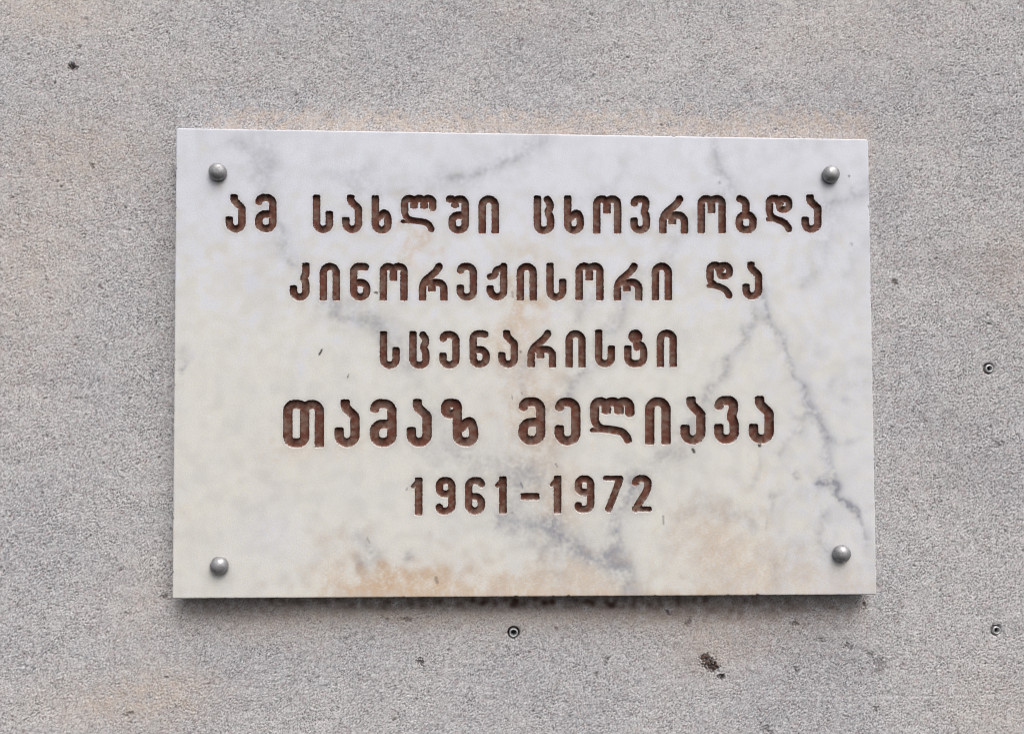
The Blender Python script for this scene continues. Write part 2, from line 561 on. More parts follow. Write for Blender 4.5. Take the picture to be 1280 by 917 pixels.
GLYPH = {
    'a': [S([(72, 32), (76, 56), (137, 114), (137, 200)], 10), S([(137, 190), (137, 291), (31, 291), (31, 218)], 53),
          cap(31, 186), cap(72, -2)],
    'm': [S([(33, 64), (38, 31), (149, 31), (149, 291), (31, 291), (31, 170), (149, 168)], 52)],
    's': [S([(31, 30), (31, 291), (139, 291), (139, 166)], 54), cap(31, -2), cap(139, 134)],
    'kh': [S([(31, 30), (31, 220)]), S([(137, 230), (137, 190), (113, 138), (45, 190)], 26), S([(31, 200), (31, 291), (137, 291), (137, 200)], 53), cap(31, -2)],
    'l': [S([(32, 130), (32, 31), (112, 31), (112, 86)], 42), S([(112, 84), (112, 31), (197, 31), (197, 88)], 42),
          S([(197, 84), (197, 31), (269, 31), (269, 106)], 42),
          S([(32, 110), (32, 165), (66, 212), (165, 222), (235, 238), (257, 288)], 55, 28), S([(16, 224), (80, 224)], 5, 17),
          bar(112, 58, 114, 33), bar(197, 58, 116, 33)],
    'sh': [S([(31, 31), (78, 31), (78, 78)], 34), bar(78, 58, 100, 33), S([(78, 70), (78, 31), (163, 31), (163, 291), (54, 291), (54, 167), (163, 166)], 50)],
    'i': [S([(31, 240), (31, 31), (141, 31), (141, 240)], 55), bar(31, 150), bar(141, 150)],
    'ts': [S([(31, 30), (31, 291), (142, 291), (142, 178), (116, 140), (140, 96), (138, 66), (116, 32)], 50), cap(31, -2)],
    'o': [S([(31, 200), (31, 31), (117, 31), (117, 122)], 42), S([(117, 122), (117, 31), (207, 31), (207, 200)], 42),
          bar(31, 90), bar(207, 90), bar(117, 58, 154, 33)],
    'v': [S([(33, 64), (38, 31), (130, 31), (130, 95), (112, 136), (135, 178), (135, 291), (31, 291), (31, 218)], 50), cap(31, 186)],
    'r': [S([(31, 240), (33, 168), (158, 62), (172, 30)], 45), bar(31, 190), S([(70, 166), (110, 166), (110, 212)], 20),
          S([(95, 166), (213, 166), (213, 260)], 55), bar(213, 220), bar(110, 180, 245, 34)],
    'b': [S([(35, 31), (58, 36), (86, 62), (87, 170)], 30), S([(31, 167), (146, 167), (146, 291), (31, 291)], 48, HW, True)],
    'd': [S([(32, 130), (32, 31), (106, 31), (108, 60)], 42), S([(108, 66), (110, 31), (198, 31), (198, 124), (118, 124), (112, 80), (130, 64)], 42, 29),
          S([(32, 90), (34, 176), (90, 208), (140, 222), (186, 258), (195, 288)], 45, 29), S([(22, 206), (84, 208)], 5, 20)],
    'k': [S([(137, 30), (137, 98), (115, 130), (137, 168), (137, 291), (31, 291), (31, 222)], 53), cap(137, -2), cap(31, 190)],
    'n': [S([(131, 36), (122, 31), (31, 31), (31, 291), (142, 291), (142, 166), (60, 166)], 54)],
    'e': [S([(33, 64), (38, 31), (142, 31), (142, 291), (31, 291), (31, 216)], 53), cap(31, 184)],
    'zh': [S([(32, 121), (76, 110), (80, 62), (147, 40)], 20, 29), S([(147, 31), (147, 291), (42, 291), (32, 224)], 53), cap(32, 192)],
    't': [S([(68, 31), (126, 31), (126, 88), (68, 88)], 28, HW, True), S([(98, 95), (110, 158)], 5, 27),
          cap(33, 134), S([(33, 166), (33, 291), (168, 291), (168, 150), (138, 128)], 53)],
    'th': [S([(33, 31), (146, 31), (146, 291), (33, 291)], 46, HW, True), S([(146, 120), (146, 31), (245, 31), (245, 240)], 48), bar(245, 150)],
    'z': [S([(31, 31), (109, 31), (109, 104), (31, 104)], 26, HW, True),
          S([(109, 100), (109, 291), (219, 291), (219, 200), (196, 140), (128, 200)], 50)],
    '1': [bar(68, 6, 326, 33), S([(66, 32), (22, 84)], 5, 20)],
    '9': [S([(33, 33), (138, 33), (138, 146), (33, 146)], 46, HW, True),
          S([(138, 90), (138, 289), (33, 289), (33, 256)], 52)],
    '6': [S([(140, 62), (136, 33), (33, 33), (33, 289), (140, 289), (140, 167), (45, 167)], 52)],
    '-': [B(0, 0, 160, 62, 14)],
    '7': [S([(23, 24), (150, 26)], 5, 23), S([(143, 30), (98, 160), (47, 284)], 60, 30)],
    '2': [S([(33, 66), (38, 33), (138, 33), (138, 120), (34, 286)], 55), S([(30, 288), (148, 289)], 5, 24)],
}
LINES = [
    (1.00, [('a', 281.9, 243.1), ('m', 318.7, 242.6), ('s', 391.0, 243.8), ('a', 427.6, 243.8), ('kh', 464.5, 244.5),
            ('l', 500.9, 243.8), ('sh', 557.2, 244.5), ('i', 598.1, 244.5), ('ts', 667.1, 244.8), ('kh', 705.0, 244.8),
            ('o', 741.3, 244.5), ('v', 788.0, 244.4), ('r', 824.0, 244.5), ('o', 872.0, 244.1), ('b', 919.7, 244.1),
            ('d', 957.1, 243.7), ('a', 1002.0, 243.4)]),
    (0.99, [('k', 362.1, 328.7), ('i', 399.5, 328.7), ('n', 437.4, 328.7), ('o', 474.5, 328.7), ('r', 523.5, 328.8),
            ('e', 570.8, 328.7), ('zh', 607.9, 328.4), ('i', 645.8, 328.8), ('s', 682.9, 328.8), ('o', 719.4, 328.4),
            ('r', 767.2, 328.7), ('i', 814.7, 328.4), ('d', 882.9, 327.3), ('a', 928.1, 327.3)]),
    (0.985, [('s', 474.7, 414.1), ('ts', 511.6, 414.1), ('e', 549.1, 413.8), ('n', 586.9, 412.8), ('a', 622.8, 412.8),
             ('r', 659.4, 412.5), ('i', 706.9, 412.8), ('s', 743.8, 412.2), ('t', 780.0, 412.0), ('i', 820.9, 412.0)]),
    (1.25, [('th', 353.6, 499.7), ('a', 418.1, 499.4), ('m', 462.2, 498.9), ('a', 508.3, 498.9), ('z', 551.3, 498.3),
            ('m', 648.1, 496.6), ('e', 693.4, 497.0), ('l', 737.2, 496.3), ('i', 806.4, 496.3), ('a', 850.6, 495.9),
            ('v', 892.8, 495.0), ('a', 936.1, 495.0)]),
    (1.00, [('1', 513.1, 595.6), ('9', 544.2, 595.8), ('6', 580.9, 595.8), ('1', 618.5, 594.2), ('-', 650.7, 615.9),
            ('1', 686.8, 593.4), ('9', 717.9, 593.7), ('7', 753.6, 594.0), ('2', 789.6, 593.4)]),
]


def glyph_field(g, s, u0, v0, U, V):
    """signed distance (photo pixels, negative inside the cut) at photo positions U, V"""
    k = s / UNIT
    X, Y = (U - u0) / k, (V - v0) / k
    d = np.full(np.shape(U), 1e9)
    for prim in GLYPH[g]:
        if prim[0] == 's':
            pts = prim[1]
            for a, b in zip(pts[:-1], pts[1:]):
                d = np.minimum(d, seg_dist(X, Y, a, b)[0] - prim[2])
        else:
            x0, y0, x1, y1 = prim[1]
            r = prim[2]
            qx = np.abs(X - (x0 + x1) / 2) - (x1 - x0) / 2 + r
            qy = np.abs(Y - (y0 + y1) / 2) - (y1 - y0) / 2 + r
            d = np.minimum(d, np.hypot(np.maximum(qx, 0), np.maximum(qy, 0)) + np.minimum(np.maximum(qx, qy), 0) - r)
    return d * k


def contours(F, xs, ys, level):
    """closed contour loops of field F[y, x] at a level, by marching squares"""
    A = F - level
    A = np.where(np.abs(A) < 1e-9, 1e-9, A)
    pos = A > 0
    ny, nx = A.shape
    pts = {}
    link = {}

    def hx(j, i):
        key = (0, j, i)
        if key not in pts:
            t = A[j, i] / (A[j, i] - A[j, i + 1])
            t = min(max(t, 0.04), 0.96)
            pts[key] = (xs[i] + t * (xs[i + 1] - xs[i]), ys[j])
        return key

    def vy(j, i):
        key = (1, j, i)
        if key not in pts:
            t = A[j, i] / (A[j, i] - A[j + 1, i])
            t = min(max(t, 0.04), 0.96)
            pts[key] = (xs[i], ys[j] + t * (ys[j + 1] - ys[j]))
        return key

    c = pos[:-1, :-1] * 1 + pos[:-1, 1:] * 2 + pos[1:, 1:] * 4 + pos[1:, :-1] * 8
    js, is_ = np.nonzero((c > 0) & (c < 15))
    for j, i in zip(js.tolist(), is_.tolist()):
        k = c[j, i]
        b, r, t, l = (0, j, i), (1, j, i + 1), (0, j + 1, i), (1, j, i)
        P = {1: [(l, b)], 2: [(b, r)], 3: [(l, r)], 4: [(r, t)], 6: [(b, t)], 7: [(l, t)], 8: [(t, l)], 9: [(t, b)],
             11: [(t, r)], 12: [(r, l)], 13: [(r, b)], 14: [(b, l)], 5: [(l, t), (r, b)], 10: [(b, l), (t, r)]}[int(k)]
        for a, e in P:
            for q in (a, e):
                (hx if q[0] == 0 else vy)(q[1], q[2])
            link.setdefault(a, []).append(e)
            link.setdefault(e, []).append(a)
    loops = []
    seen = set()
    for st in list(link):
        if st in seen:
            continue
        loop = [st]
        seen.add(st)
        cur = st
        while True:
            nxt = [q for q in link[cur] if q not in seen]
            if not nxt:
                break
            cur = nxt[0]
            seen.add(cur)
            loop.append(cur)
        if len(loop) > 7:
            loops.append([pts[q] for q in loop])
    return loops


# ------------------------------------------------------------------ the plaque
CORNER_PX = [(220, 160.0), (1085.5, 174.0), (1096, 743.0), (215, 748.0)]
cq = [np.array(back(u, v)) for u, v in CORNER_PX]               # metres on the slab's face plane
pc = sum(cq) / 4
plaque = empty("memorial_plaque", (0, 0, 0),
               "white veined marble plaque with brown carved lettering and four domed screws on the stone wall", "plaque")

NB = (-0.33, -0.23, 0.35, 0.23, 0.0005)
n_fine = Noise(*NB, 0.0007, 0.0022, 21)
n_chip = Noise(*NB, 0.0012, 0.0050, 22)
n_mid = Noise(*NB, 0.006, 0.02, 23)
n_mid2 = Noise(*NB, 0.006, 0.02, 24)
n_big = Noise(*NB, 0.02, 0.08, 25)
n_big2 = Noise(*NB, 0.02, 0.08, 26)
n_warp = Noise(*NB, 0.05, 0.2, 28)
n_warp2 = Noise(*NB, 0.05, 0.2, 29)
n_drip = Noise(*NB, 0.004, 0.02, 27, 1.0, 0.12)

VEINS = [  # photo polylines, half width px, strength
    ([(692, 172), (660, 192), (610, 212), (560, 226)], 9, .30), ([(560, 226), (500, 240), (440, 232)], 10, .13),
    ([(884, 174), (893, 200), (905, 236)], 8, .30), ([(1088, 228), (1062, 246), (1040, 258)], 7, .30),
    ([(1040, 258), (1036, 290), (1024, 330), (1010, 356)], 8, .16),
    ([(952, 362), (968, 400), (985, 440), (1000, 480), (1018, 512)], 5.5, .40),
    ([(1018, 512), (1036, 548), (1042, 590), (1048, 615)], 5, .30),
    ([(1000, 528), (1020, 524), (1034, 534), (1044, 552)], 4, .38),
    ([(1022, 608), (1030, 600), (1036, 592), (1042, 598), (1046, 612)], 3.4, .85),
    ([(1046, 612), (1048, 624), (1060, 634), (1070, 646)], 3.0, .6), ([(1070, 646), (1080, 668), (1088, 700)], 4.5, .32),
    ([(1058, 640), (1064, 634), (1072, 640)], 2.5, .6),
    ([(1030, 640), (1026, 665), (1032, 690)], 7, .22),
    ([(945, 392), (930, 428), (906, 464), (888, 496)], 6, .36), ([(888, 496), (868, 540), (830, 572), (798, 604)], 11, .24),
    ([(800, 596), (784, 630), (770, 664), (764, 696)], 8, .38), ([(690, 664), (724, 686), (760, 702), (774, 708)], 9, .42),
    ([(774, 706), (786, 724), (800, 744)], 8, .34), ([(620, 650), (650, 660), (690, 664)], 10, .30),
    ([(764, 690), (752, 698), (735, 694)], 4, .35), ([(690, 660), (690, 690), (696, 720)], 9, .16),
    ([(738, 456), (718, 478), (706, 504)], 6, .34), ([(792, 366), (772, 396), (756, 432)], 6, .24),
    ([(730, 372), (728, 395)], 5, .22), ([(665, 448), (655, 470), (652, 495)], 6, .2),
    ([(338, 262), (358, 306), (372, 334)], 9, .26), ([(330, 164), (336, 205), (324, 244)], 10, .20),
    ([(292, 176), (312, 198), (330, 208)], 10, .2), ([(412, 376), (438, 396), (466, 408)], 9, .33),
    ([(466, 408), (498, 428), (508, 452)], 9, .22), ([(420, 216), (452, 220), (470, 205)], 9, .16),
    ([(530, 490), (536, 530), (520, 556)], 10, .14), ([(560, 560), (596, 576), (640, 590), (660, 600)], 16, .24),
    ([(650, 586), (640, 640), (622, 652)], 9, .18), ([(838, 310), (800, 356), (760, 400)], 7, .12),
    ([(880, 250), (850, 300), (840, 330)], 8, .12), ([(780, 210), (760, 232), (720, 240)], 8, .10),
    ([(450, 680), (470, 690), (456, 700)], 7, .25), ([(516, 686), (510, 696), (524, 690)], 4, .3),
    ([(1088, 300), (1070, 320), (1066, 345)], 9, .12), ([(1094, 470), (1074, 480), (1050, 486)], 8, .12),
    ([(975, 560), (984, 548), (1000, 540)], 5, .2), ([(700, 510), (690, 560), (650, 610)], 12, .14),
    ([(860, 640), (884, 632), (920, 640), (940, 660)], 9, .15), ([(985, 700), (975, 730)], 8, .12),
    ([(990, 420), (1040, 452), (1090, 440)], 9, .07), ([(940, 200), (990, 188), (1040, 176)], 10, .07)]
SPOTS = [(994, 591, 4.5, 7, .55), (230, 458, 4, 11, .45), (228, 436, 4, 9, .2), (1058, 506, 8, 5, .30), (1062, 552, 9, 6, .34),
         (947, 586, 4, 16, .26), (946, 604, 5, 9, .25), (973, 625, 5, 17, .30), (964, 654, 3, 9, .28), (975, 615, 6, 6, .2),
         (1088, 632, 6, 8, .25), (671, 655, 40, 22, .16), (720, 660, 26, 30, .14), (800, 610, 22, 26, .12),
         (1002, 690, 30, 22, .10), (1030, 600, 9, 9, .25), (470, 398, 20, 9, .12), (310, 190, 24, 18, .10),
         (245, 670, 14, 30, .08), (1000, 600, 34, 40, .09), (480, 350, 9, 9, .10)]
STAINS = [(478, 731, 36, 12, .85), (545, 727, 24, 14, .75), (490, 725, 16, 20, .4), (510, 736, 60, 10, .42), (440, 722, 44, 20, .34), (600, 728, 60, 17, .34),
          (690, 722, 60, 22, .34), (740, 715, 36, 22, .28), (560, 742, 180, 8, .30), (880, 742, 240, 10, .20),
          (905, 690, 62, 46, .30), (880, 655, 40, 34, .20), (960, 715, 70, 26, .22), (1060, 728, 50, 22, .15),
          (656, 384, 17, 32, .46), (642, 430, 18, 44, .34), (668, 505, 30, 34, .36), (682, 555, 26, 46, .38), (655, 470, 40, 70, .10), (660, 310, 12, 40, .10),
          (702, 640, 20, 34, .32), (620, 590, 22, 30, .12), (522, 318, 14, 26, .30), (518, 290, 14, 24, .22),
          (700, 612, 30, 24, .15), (560, 690, 40, 20, .12), (420, 560, 70, 12, .10), (430, 690, 36, 26, .16),
          (846, 560, 20, 22, .12), (950, 580, 14, 40, .12), (290, 330, 30, 30, .05), (365, 565, 25, 12, .10),
          (600, 450, 90, 14, .06), (700, 330, 40, 30, .07), (225, 640, 8, 60, .10), (330, 610, 60, 80, .05)]
SPECKS = [[(399.3, 443), (402.5, 436.5), 1.3, .95], [(866, 561.5), (867.5, 564.5), 2.0, .95], [(949, 554.5), (949.5, 557), 2.2, .95],
          [(468.5, 365.3), (471.5, 366), 1.4, .9], [(434.5, 472), (435.5, 468), 1.0, .6], [(651, 603), (653, 609), 1.2, .55],
          [(829, 645), (829.5, 654), 1.5, .45], [(694.5, 579), (696.5, 583), 1.0, .55], [(1061, 220), (1061.5, 220.5), 1.6, .6],
          [(640, 640), (640.5, 641), 1.2, .4], [(545, 722), (546.5, 727), 2.4, .45], [(508, 612), (509, 610), 1.2, .4],
          [(640, 494), (640.5, 499), .9, .5], [(652, 490), (653, 493), .9, .4], [(650, 438), (651, 440), 1.2, .6],
          [(640, 365), (641, 371), 1.6, .4], [(728, 270), (729, 271), 1.2, .3], [(899, 228), (900, 229), 1.6, .35],
          [(1064, 304), (1065, 306), 1.6, .35], [(690, 650), (692, 664), 1.0, .25], [(459, 672), (462, 678), 1.2, .35]]


def slab_fields(X, Z, sd):
    U, V = fore(X, Z)
    a, b, c, d, e = n_mid(X, Z), n_mid2(X, Z), n_big(X, Z), n_big2(X, Z), n_chip(X, Z)
    Uw = U + 0.45 * a + 1.3 * c + 4.0 * n_warp(X, Z) + 0.2 * e
    Vw = V + 0.45 * b + 1.3 * d + 4.0 * n_warp2(X, Z) + 0.15 * n_fine(X, Z)
    vein = np.zeros_like(X)
    for pts, w, s in VEINS:
        best = np.full_like(X, 1e9)
        for p, q in zip(pts[:-1], pts[1:]):
            best = np.minimum(best, seg_dist(Uw, Vw, p, q)[0])
        halo = np.exp(-(best / (w * 2.0)) ** 2) * 0.55 + np.exp(-(best / (w * 0.85)) ** 2) * 0.58
        amp = np.clip(0.85 + 0.16 * a + 0.12 * c + 0.05 * e, 0.2, 1.5)
        vein = 1 - (1 - vein) * (1 - np.clip(1.35 * s * halo * amp, 0, 0.95))
    for u, v, ru, rv, s in SPOTS:
        vein = 1 - (1 - vein) * (1 - np.clip(s * np.exp(-(((Uw - u) / ru) ** 2 + ((Vw - v) / rv) ** 2))
                                             * np.clip(0.9 + 0.35 * e + .2 * a, 0, 1.6), 0, .95))
    ridg = np.exp(-(np.abs(c + 0.35 * a) / 0.10) ** 2) * smooth(d, -0.2, 1.2)      # fine chance veining
    vein = 1 - (1 - vein) * (1 - 0.13 * ridg * np.clip(0.6 + 0.4 * b, 0, 1))
    vein = 1 - (1 - vein) * (1 - np.clip(0.05 * (c + 0.6), 0, .12))
    stain = np.zeros_like(X)
    Us, Vs = U + 2.2 * a + 10 * d, V + 1.8 * b + 7 * c
    for u, v, ru, rv, s in STAINS:
        stain += s * np.exp(-(((Us - u) / ru) ** 2 + ((Vs - v) / rv) ** 2)) * np.clip(0.85 + 0.12 * a + 0.04 * e + 0.3 * n_drip(X, Z) + 0.15 * c, .1, 1.8)
    stain += 0.34 * smooth(V, 733, 744) * smooth(Us, 370, 440) * smooth(Us, 960, 860) * np.clip(0.8 + 0.25 * a + 0.1 * e + 0.3 * c, 0, 1.8)
    stain = 1 - np.exp(-stain * 1.5)
    warm = smooth(V + 45 * c, 190, 480) * (1 - 0.55 * smooth(U + 40 * d, 900, 1080)) + 0.22 * n_drip(X, Z) * smooth(V, 240, 320)
    warm -= 0.5 * np.exp(-(((U - 340) / 45) ** 2 + ((V - 665) / 40) ** 2))
    speck = np.zeros_like(X)
    Up, Vp = U + 0.35 * n_fine(X, Z), V + 0.35 * e
    for p, q, w, s in SPECKS:
        speck = np.maximum(speck, s * smooth(seg_dist(Up, Vp, p, q)[0], w * 1.25, w * 0.55))
    # thin grime that clings round the cuts, runs below them and below the screws
    grime = 0.42 * np.exp(-np.maximum(sd, 0) / 2.2) * np.clip(0.8 + 0.5 * e, 0, 1.6)
    grime *= smooth(sd, 0.2, 1.0)
    rim = 0.15 * np.exp(-(np.maximum(sd, 0) / 0.9) ** 2) * np.clip(0.7 + 0.5 * e, 0, 1.4)
    grime += 0.045 * np.exp(-np.maximum(sd, 0) / 7.0) * np.clip(0.8 + 0.5 * a, 0, 1.6)
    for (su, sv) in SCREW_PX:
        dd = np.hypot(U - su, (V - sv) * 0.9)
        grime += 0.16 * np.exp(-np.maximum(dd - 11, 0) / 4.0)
        grime += 0.07 * np.exp(-((U - su) / 9) ** 2) * smooth(V, sv, sv + 14) * smooth(V, sv + 55, sv + 18)
    return {"vein": np.clip(vein, 0, 1), "stain": np.clip(stain, 0, 1), "warm": np.clip(warm, 0, 1),
            "speck": np.clip(speck, 0, 1), "grime": np.clip(grime, 0, 0.6), "rim": np.clip(rim, 0, 0.8)}


SCREW_PX = [(273.0, 215.8), (1037.5, 218.8), (275.0, 706.0), (1051.0, 691.0)]


def build_plaque():
    G = 0.00078
    gx0, gx1 = max(cq[0][0], cq[3][0]) + 0.006, min(cq[1][0], cq[2][0]) - 0.006
    gz0, gz1 = max(cq[2][1], cq[3][1]) + 0.006, min(cq[0][1], cq[1][1]) - 0.006
    nx, nz = int((gx1 - gx0) / G), int((gz1 - gz0) / G)
    xs = gx0 + np.arange(nx + 1) * G
    zs = gz0 + np.arange(nz + 1) * G
    X, Z = np.meshgrid(xs, zs)
    vx, vz, vy = [X.ravel()], [Z.ravel()], [np.zeros(X.size)]
    SD = np.full(X.shape, 1e3)
    nvert = X.size
    cell = np.ones((nz, nx), bool)
    tris = []
    sd_extra = []
    letters = []

    def cdt(pts, loops):
        edges = []
        for L in loops:
            edges += [(L[i], L[(i + 1) % len(L)]) for i in range(len(L))]
        vo, eo, fo, ov, oe, of = delaunay_2d_cdt([Vector(p) for p in pts], edges, [], 0, 1e-9)
        return vo, fo, ov

    LV = [(0.42, 0.0), (0.0, 0.30), (-0.36, 2.3), (-1.5, 2.9), (-3.0, 3.15)]       # signed distance px, depth mm
    for li, (s, row) in enumerate(LINES):
        for (g, u0, v0) in row:
            allp = [(p[0] + sx * pr[2], p[1] + sx * pr[2]) for pr in GLYPH[g] if pr[0] == 's' for p in pr[1] for sx in (-1, 1)] + \
                   [q for pr in GLYPH[g] if pr[0] == 'b' for q in (pr[1][:2], pr[1][2:])]
            ax = np.array([p[0] for p in allp])
            ay = np.array([p[1] for p in allp])
            k = s / UNIT
            ub, ut = u0 + ax.min() * k, u0 + ax.max() * k
            vb, vt = v0 + ay.min() * k, v0 + ay.max() * k
            qx, qz = back(np.array([ub, ut, ut, ub]), np.array([vb, vb, vt, vt]))
            pad = 0.0010
            i0, i1 = int((qx.min() - pad - gx0) / G), int((qx.max() + pad - gx0) / G) + 1
            j0, j1 = int((qz.min() - pad - gz0) / G), int((qz.max() + pad - gz0) / G) + 1
            h = 0.00026
            fx = np.arange(xs[i0] + h, xs[i1] - h * .5, h)
            fz = np.arange(zs[j0] + h, zs[j1] - h * .5, h)
            FX, FZ = np.meshgrid(fx, fz)

            def field(x, z, g=g, s=s, u0=u0, v0=v0):
                UU, VV = fore(x, z)
                return glyph_field(g, s, u0, v0, UU, VV) + 0.24 * n_chip(x, z) + 0.26 * n_fine(x, z)

            F = field(FX, FZ)
            # border of the patch: the grid's own vertices
            bi = [(j0, i) for i in range(i0, i1)] + [(j, i1) for j in range(j0, j1)] + \
                 [(j1, i) for i in range(i1, i0, -1)] + [(j, i0) for j in range(j1, j0, -1)]
            pts = [(xs[i], zs[j]) for j, i in bi]
            ids = [j * (nx + 1) + i for j, i in bi]
            lev = [None] * len(pts)
            loops = [list(range(len(pts)))]
            for q, (lv, dp) in enumerate(LV):
                for L in contours(F, fx, fz, lv):
                    loops.append(list(range(len(pts), len(pts) + len(L))))
                    pts += L
                    lev += [q] * len(L)
            # free grid points well outside the cut keep the mesh even
            for j in range(j0 + 1, j1):
                for i in range(i0 + 1, i1):
                    fj, fi = int((zs[j] - fz[0]) / h), int((xs[i] - fx[0]) / h)
                    if 0 <= fj < F.shape[0] and 0 <= fi < F.shape[1] and F[fj, fi] > 0.9:
                        pts.append((xs[i], zs[j]))
                        lev.append(-1)
            vo, fo, ov = cdt(pts, loops)
            vo = np.array([(p.x, p.y) for p in vo])
            lv_of = np.full(len(vo), -1)
            gid = np.full(len(vo), -1)
            for n_, src in enumerate(ov):
                for q in src:
                    if lev[q] is None:
                        gid[n_] = ids[q]
                    elif lev[q] >= 0:
                        lv_of[n_] = lev[q]
            sdv = field(vo[:, 0], vo[:, 1])
            depth = np.array([LV[q][1] if q >= 0 else (0.0 if sd > 0.2 else 2.0) for q, sd in zip(lv_of, sdv)])
            fo = np.array([f for f in fo if len(f) == 3])
            cen = vo[fo].mean(1)
            # a triangle belongs to the cut when its corners lie on or inside the zero contour
            inside_v = (lv_of >= 1)
            ins = inside_v[fo].all(1)
            only0 = (lv_of[fo] == 1).all(1)
            sc = field(cen[:, 0], cen[:, 1])
            ins = ins & (~only0 | (sc < 0))
            # slab side
            newid = np.full(len(vo), -1)
            sl_f = fo[~ins]
            for v in np.unique(sl_f):
                if gid[v] >= 0:
                    newid[v] = gid[v]
            need = [v for v in np.unique(sl_f) if newid[v] < 0]
            newid[need] = nvert + np.arange(len(need))
            nvert += len(need)
            vx.append(vo[need, 0])
            vz.append(vo[need, 1])
            vy.append(depth[need] * MM)
            sd_extra.append(sdv[need])
            tris.append(newid[sl_f])
            cell[j0:j1, i0:i1] = False
            # letter side
            lf = fo[ins]
            used = np.unique(lf)
            rem = np.full(len(vo), -1)
            rem[used] = np.arange(len(used))
            e = 0.0004
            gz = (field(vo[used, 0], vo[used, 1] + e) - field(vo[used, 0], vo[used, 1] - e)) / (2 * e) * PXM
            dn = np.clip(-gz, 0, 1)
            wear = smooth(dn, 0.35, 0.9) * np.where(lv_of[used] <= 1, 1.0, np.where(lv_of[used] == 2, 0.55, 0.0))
            small = smooth(np.abs(gz), 0, 1) * 0
            letters.append((li, g, vo[used], depth[used], rem[lf], wear, small))
            jj, ii = slice(max(j0 - 14, 0), j1 + 14), slice(max(i0 - 14, 0), i1 + 14)
            UU, VV = fore(X[jj, ii], Z[jj, ii])
            SD[jj, ii] = np.minimum(SD[jj, ii], glyph_field(g, s, u0, v0, UU, VV))

    # edge of the slab: arris slightly rounded and nicked
    loop_c = [np.array(p) for p in cq]
    outline = []
    rad = 0.0022
    for i in range(4):
        p, a, b = loop_c[i], loop_c[i - 1], loop_c[(i + 1) % 4]
        da, db = (a - p) / np.linalg.norm(a - p), (b - p) / np.linalg.norm(b - p)
        r = rad * (0.6 if i in (2, 3) else 1.4 if i == 1 else 1.0)
        cor = [(1 - t) ** 2 * (p + da * r) + 2 * t * (1 - t) * p + t * t * (p + db * r) for t in np.linspace(0, 1, 6)]
        outline += cor
        q = b + (p - b) / np.linalg.norm(b - p) * rad * 1.6
        L = np.linalg.norm(q - cor[-1])
        n = int(L / 0.0011)
        outline += [cor[-1] + (q - cor[-1]) * t for t in np.linspace(0, 1, n + 1)[1:]]
    outline = np.array(outline)
    keep = [0]
    for i in range(1, len(outline)):
        if np.linalg.norm(outline[i] - outline[keep[-1]]) > 0.00035:
            keep.append(i)
    outline = outline[keep]
    tang = np.roll(outline, -1, 0) - np.roll(outline, 1, 0)
    tang /= np.linalg.norm(tang, axis=1)[:, None]
    inn = np.stack([tang[:, 1], -tang[:, 0]], 1)
    if ((outline.mean(0) - outline[0]) @ inn[0]) < 0:
        inn = -inn
    nick = n_chip(outline[:, 0], outline[:, 1]) * 0.10 * MM + np.clip(n_mid(outline[:, 0], outline[:, 1]) - 1.4, 0, 2) * 0.6 * MM
    outline = outline + inn * (np.clip(nick, -0.1 * MM, None)[:, None])
    PROF = [(1.3, 0.0), (0.62, 0.16), (0.2, 0.55), (0.0, 1.3)]                    # inset mm, depth mm
    bi = [(0, i) for i in range(nx)] + [(j, nx) for j in range(nz)] + [(nz, i) for i in range(nx, 0, -1)] + [(j, 0) for j in range(nz, 0, -1)]
    pts = [(xs[i], zs[j]) for j, i in bi]
    ids = [j * (nx + 1) + i for j, i in bi]
    lev = [None] * len(pts)
    loops = [list(range(len(pts)))]
    for q, (ins_, dp) in enumerate(PROF):
        L = outline + inn * ins_ * MM
        loops.append(list(range(len(pts), len(pts) + len(L))))
        pts += [tuple(p) for p in L]
        lev += [q] * len(L)
    vo, fo, ov = cdt(pts, loops)
    vo = np.array([(p.x, p.y) for p in vo])
    gid = np.full(len(vo), -1)
    lv_of = np.full(len(vo), 0)
    src_of = np.full(len(vo), -1)
    for n_, src in enumerate(ov):
        for q in src:
            src_of[n_] = q
            if lev[q] is None:
                gid[n_] = ids[q]
                lv_of[n_] = -1
            else:
                lv_of[n_] = lev[q]
    fo = np.array([f for f in fo if len(f) == 3])
    bad = (lv_of[fo] == 3).all(1) | (lv_of[fo] == -1).all(1)
    fo = fo[~bad]
    newid = gid.copy()
    need = np.nonzero(gid < 0)[0]
    newid[need] = nvert + np.arange(len(need))
    nvert += len(need)
    vx.append(vo[need, 0])
    vz.append(vo[need, 1])
    vy.append(np.array([PROF[q][1] for q in lv_of[need]]) * MM)
    sd_extra.append(np.full(len(need), 1e3))
    tris.append(newid[fo])
    # sides and back
    start3 = len(bi) + 3 * len(outline)
    inv = {int(src_of[v]): int(newid[v]) for v in range(len(vo))}
    top = np.array([inv[start3 + i] for i in range(len(outline))])
    nl = len(top)
    bot = nvert + np.arange(nl)
    nvert += nl
    vx.append(outline[:, 0])
    vz.append(outline[:, 1])
    vy.append(np.full(nl, THICK - 0.0003))
    sd_extra.append(np.full(nl, 1e3))
    nt, nb2 = np.roll(top, -1), np.roll(bot, -1)
    tris += [np.stack([top, nt, nb2], 1), np.stack([top, nb2, bot], 1)]
    cidx = nvert
    nvert += 1
    vx.append(np.array([outline[:, 0].mean()]))
    vz.append(np.array([outline[:, 1].mean()]))
    vy.append(np.array([THICK - 0.0003]))
    sd_extra.append(np.array([1e3]))
    tris.append(np.stack([bot, nb2, np.full(nl, cidx)], 1))
    # plain cells of the face
    j, i = np.nonzero(cell)
    a = j * (nx + 1) + i
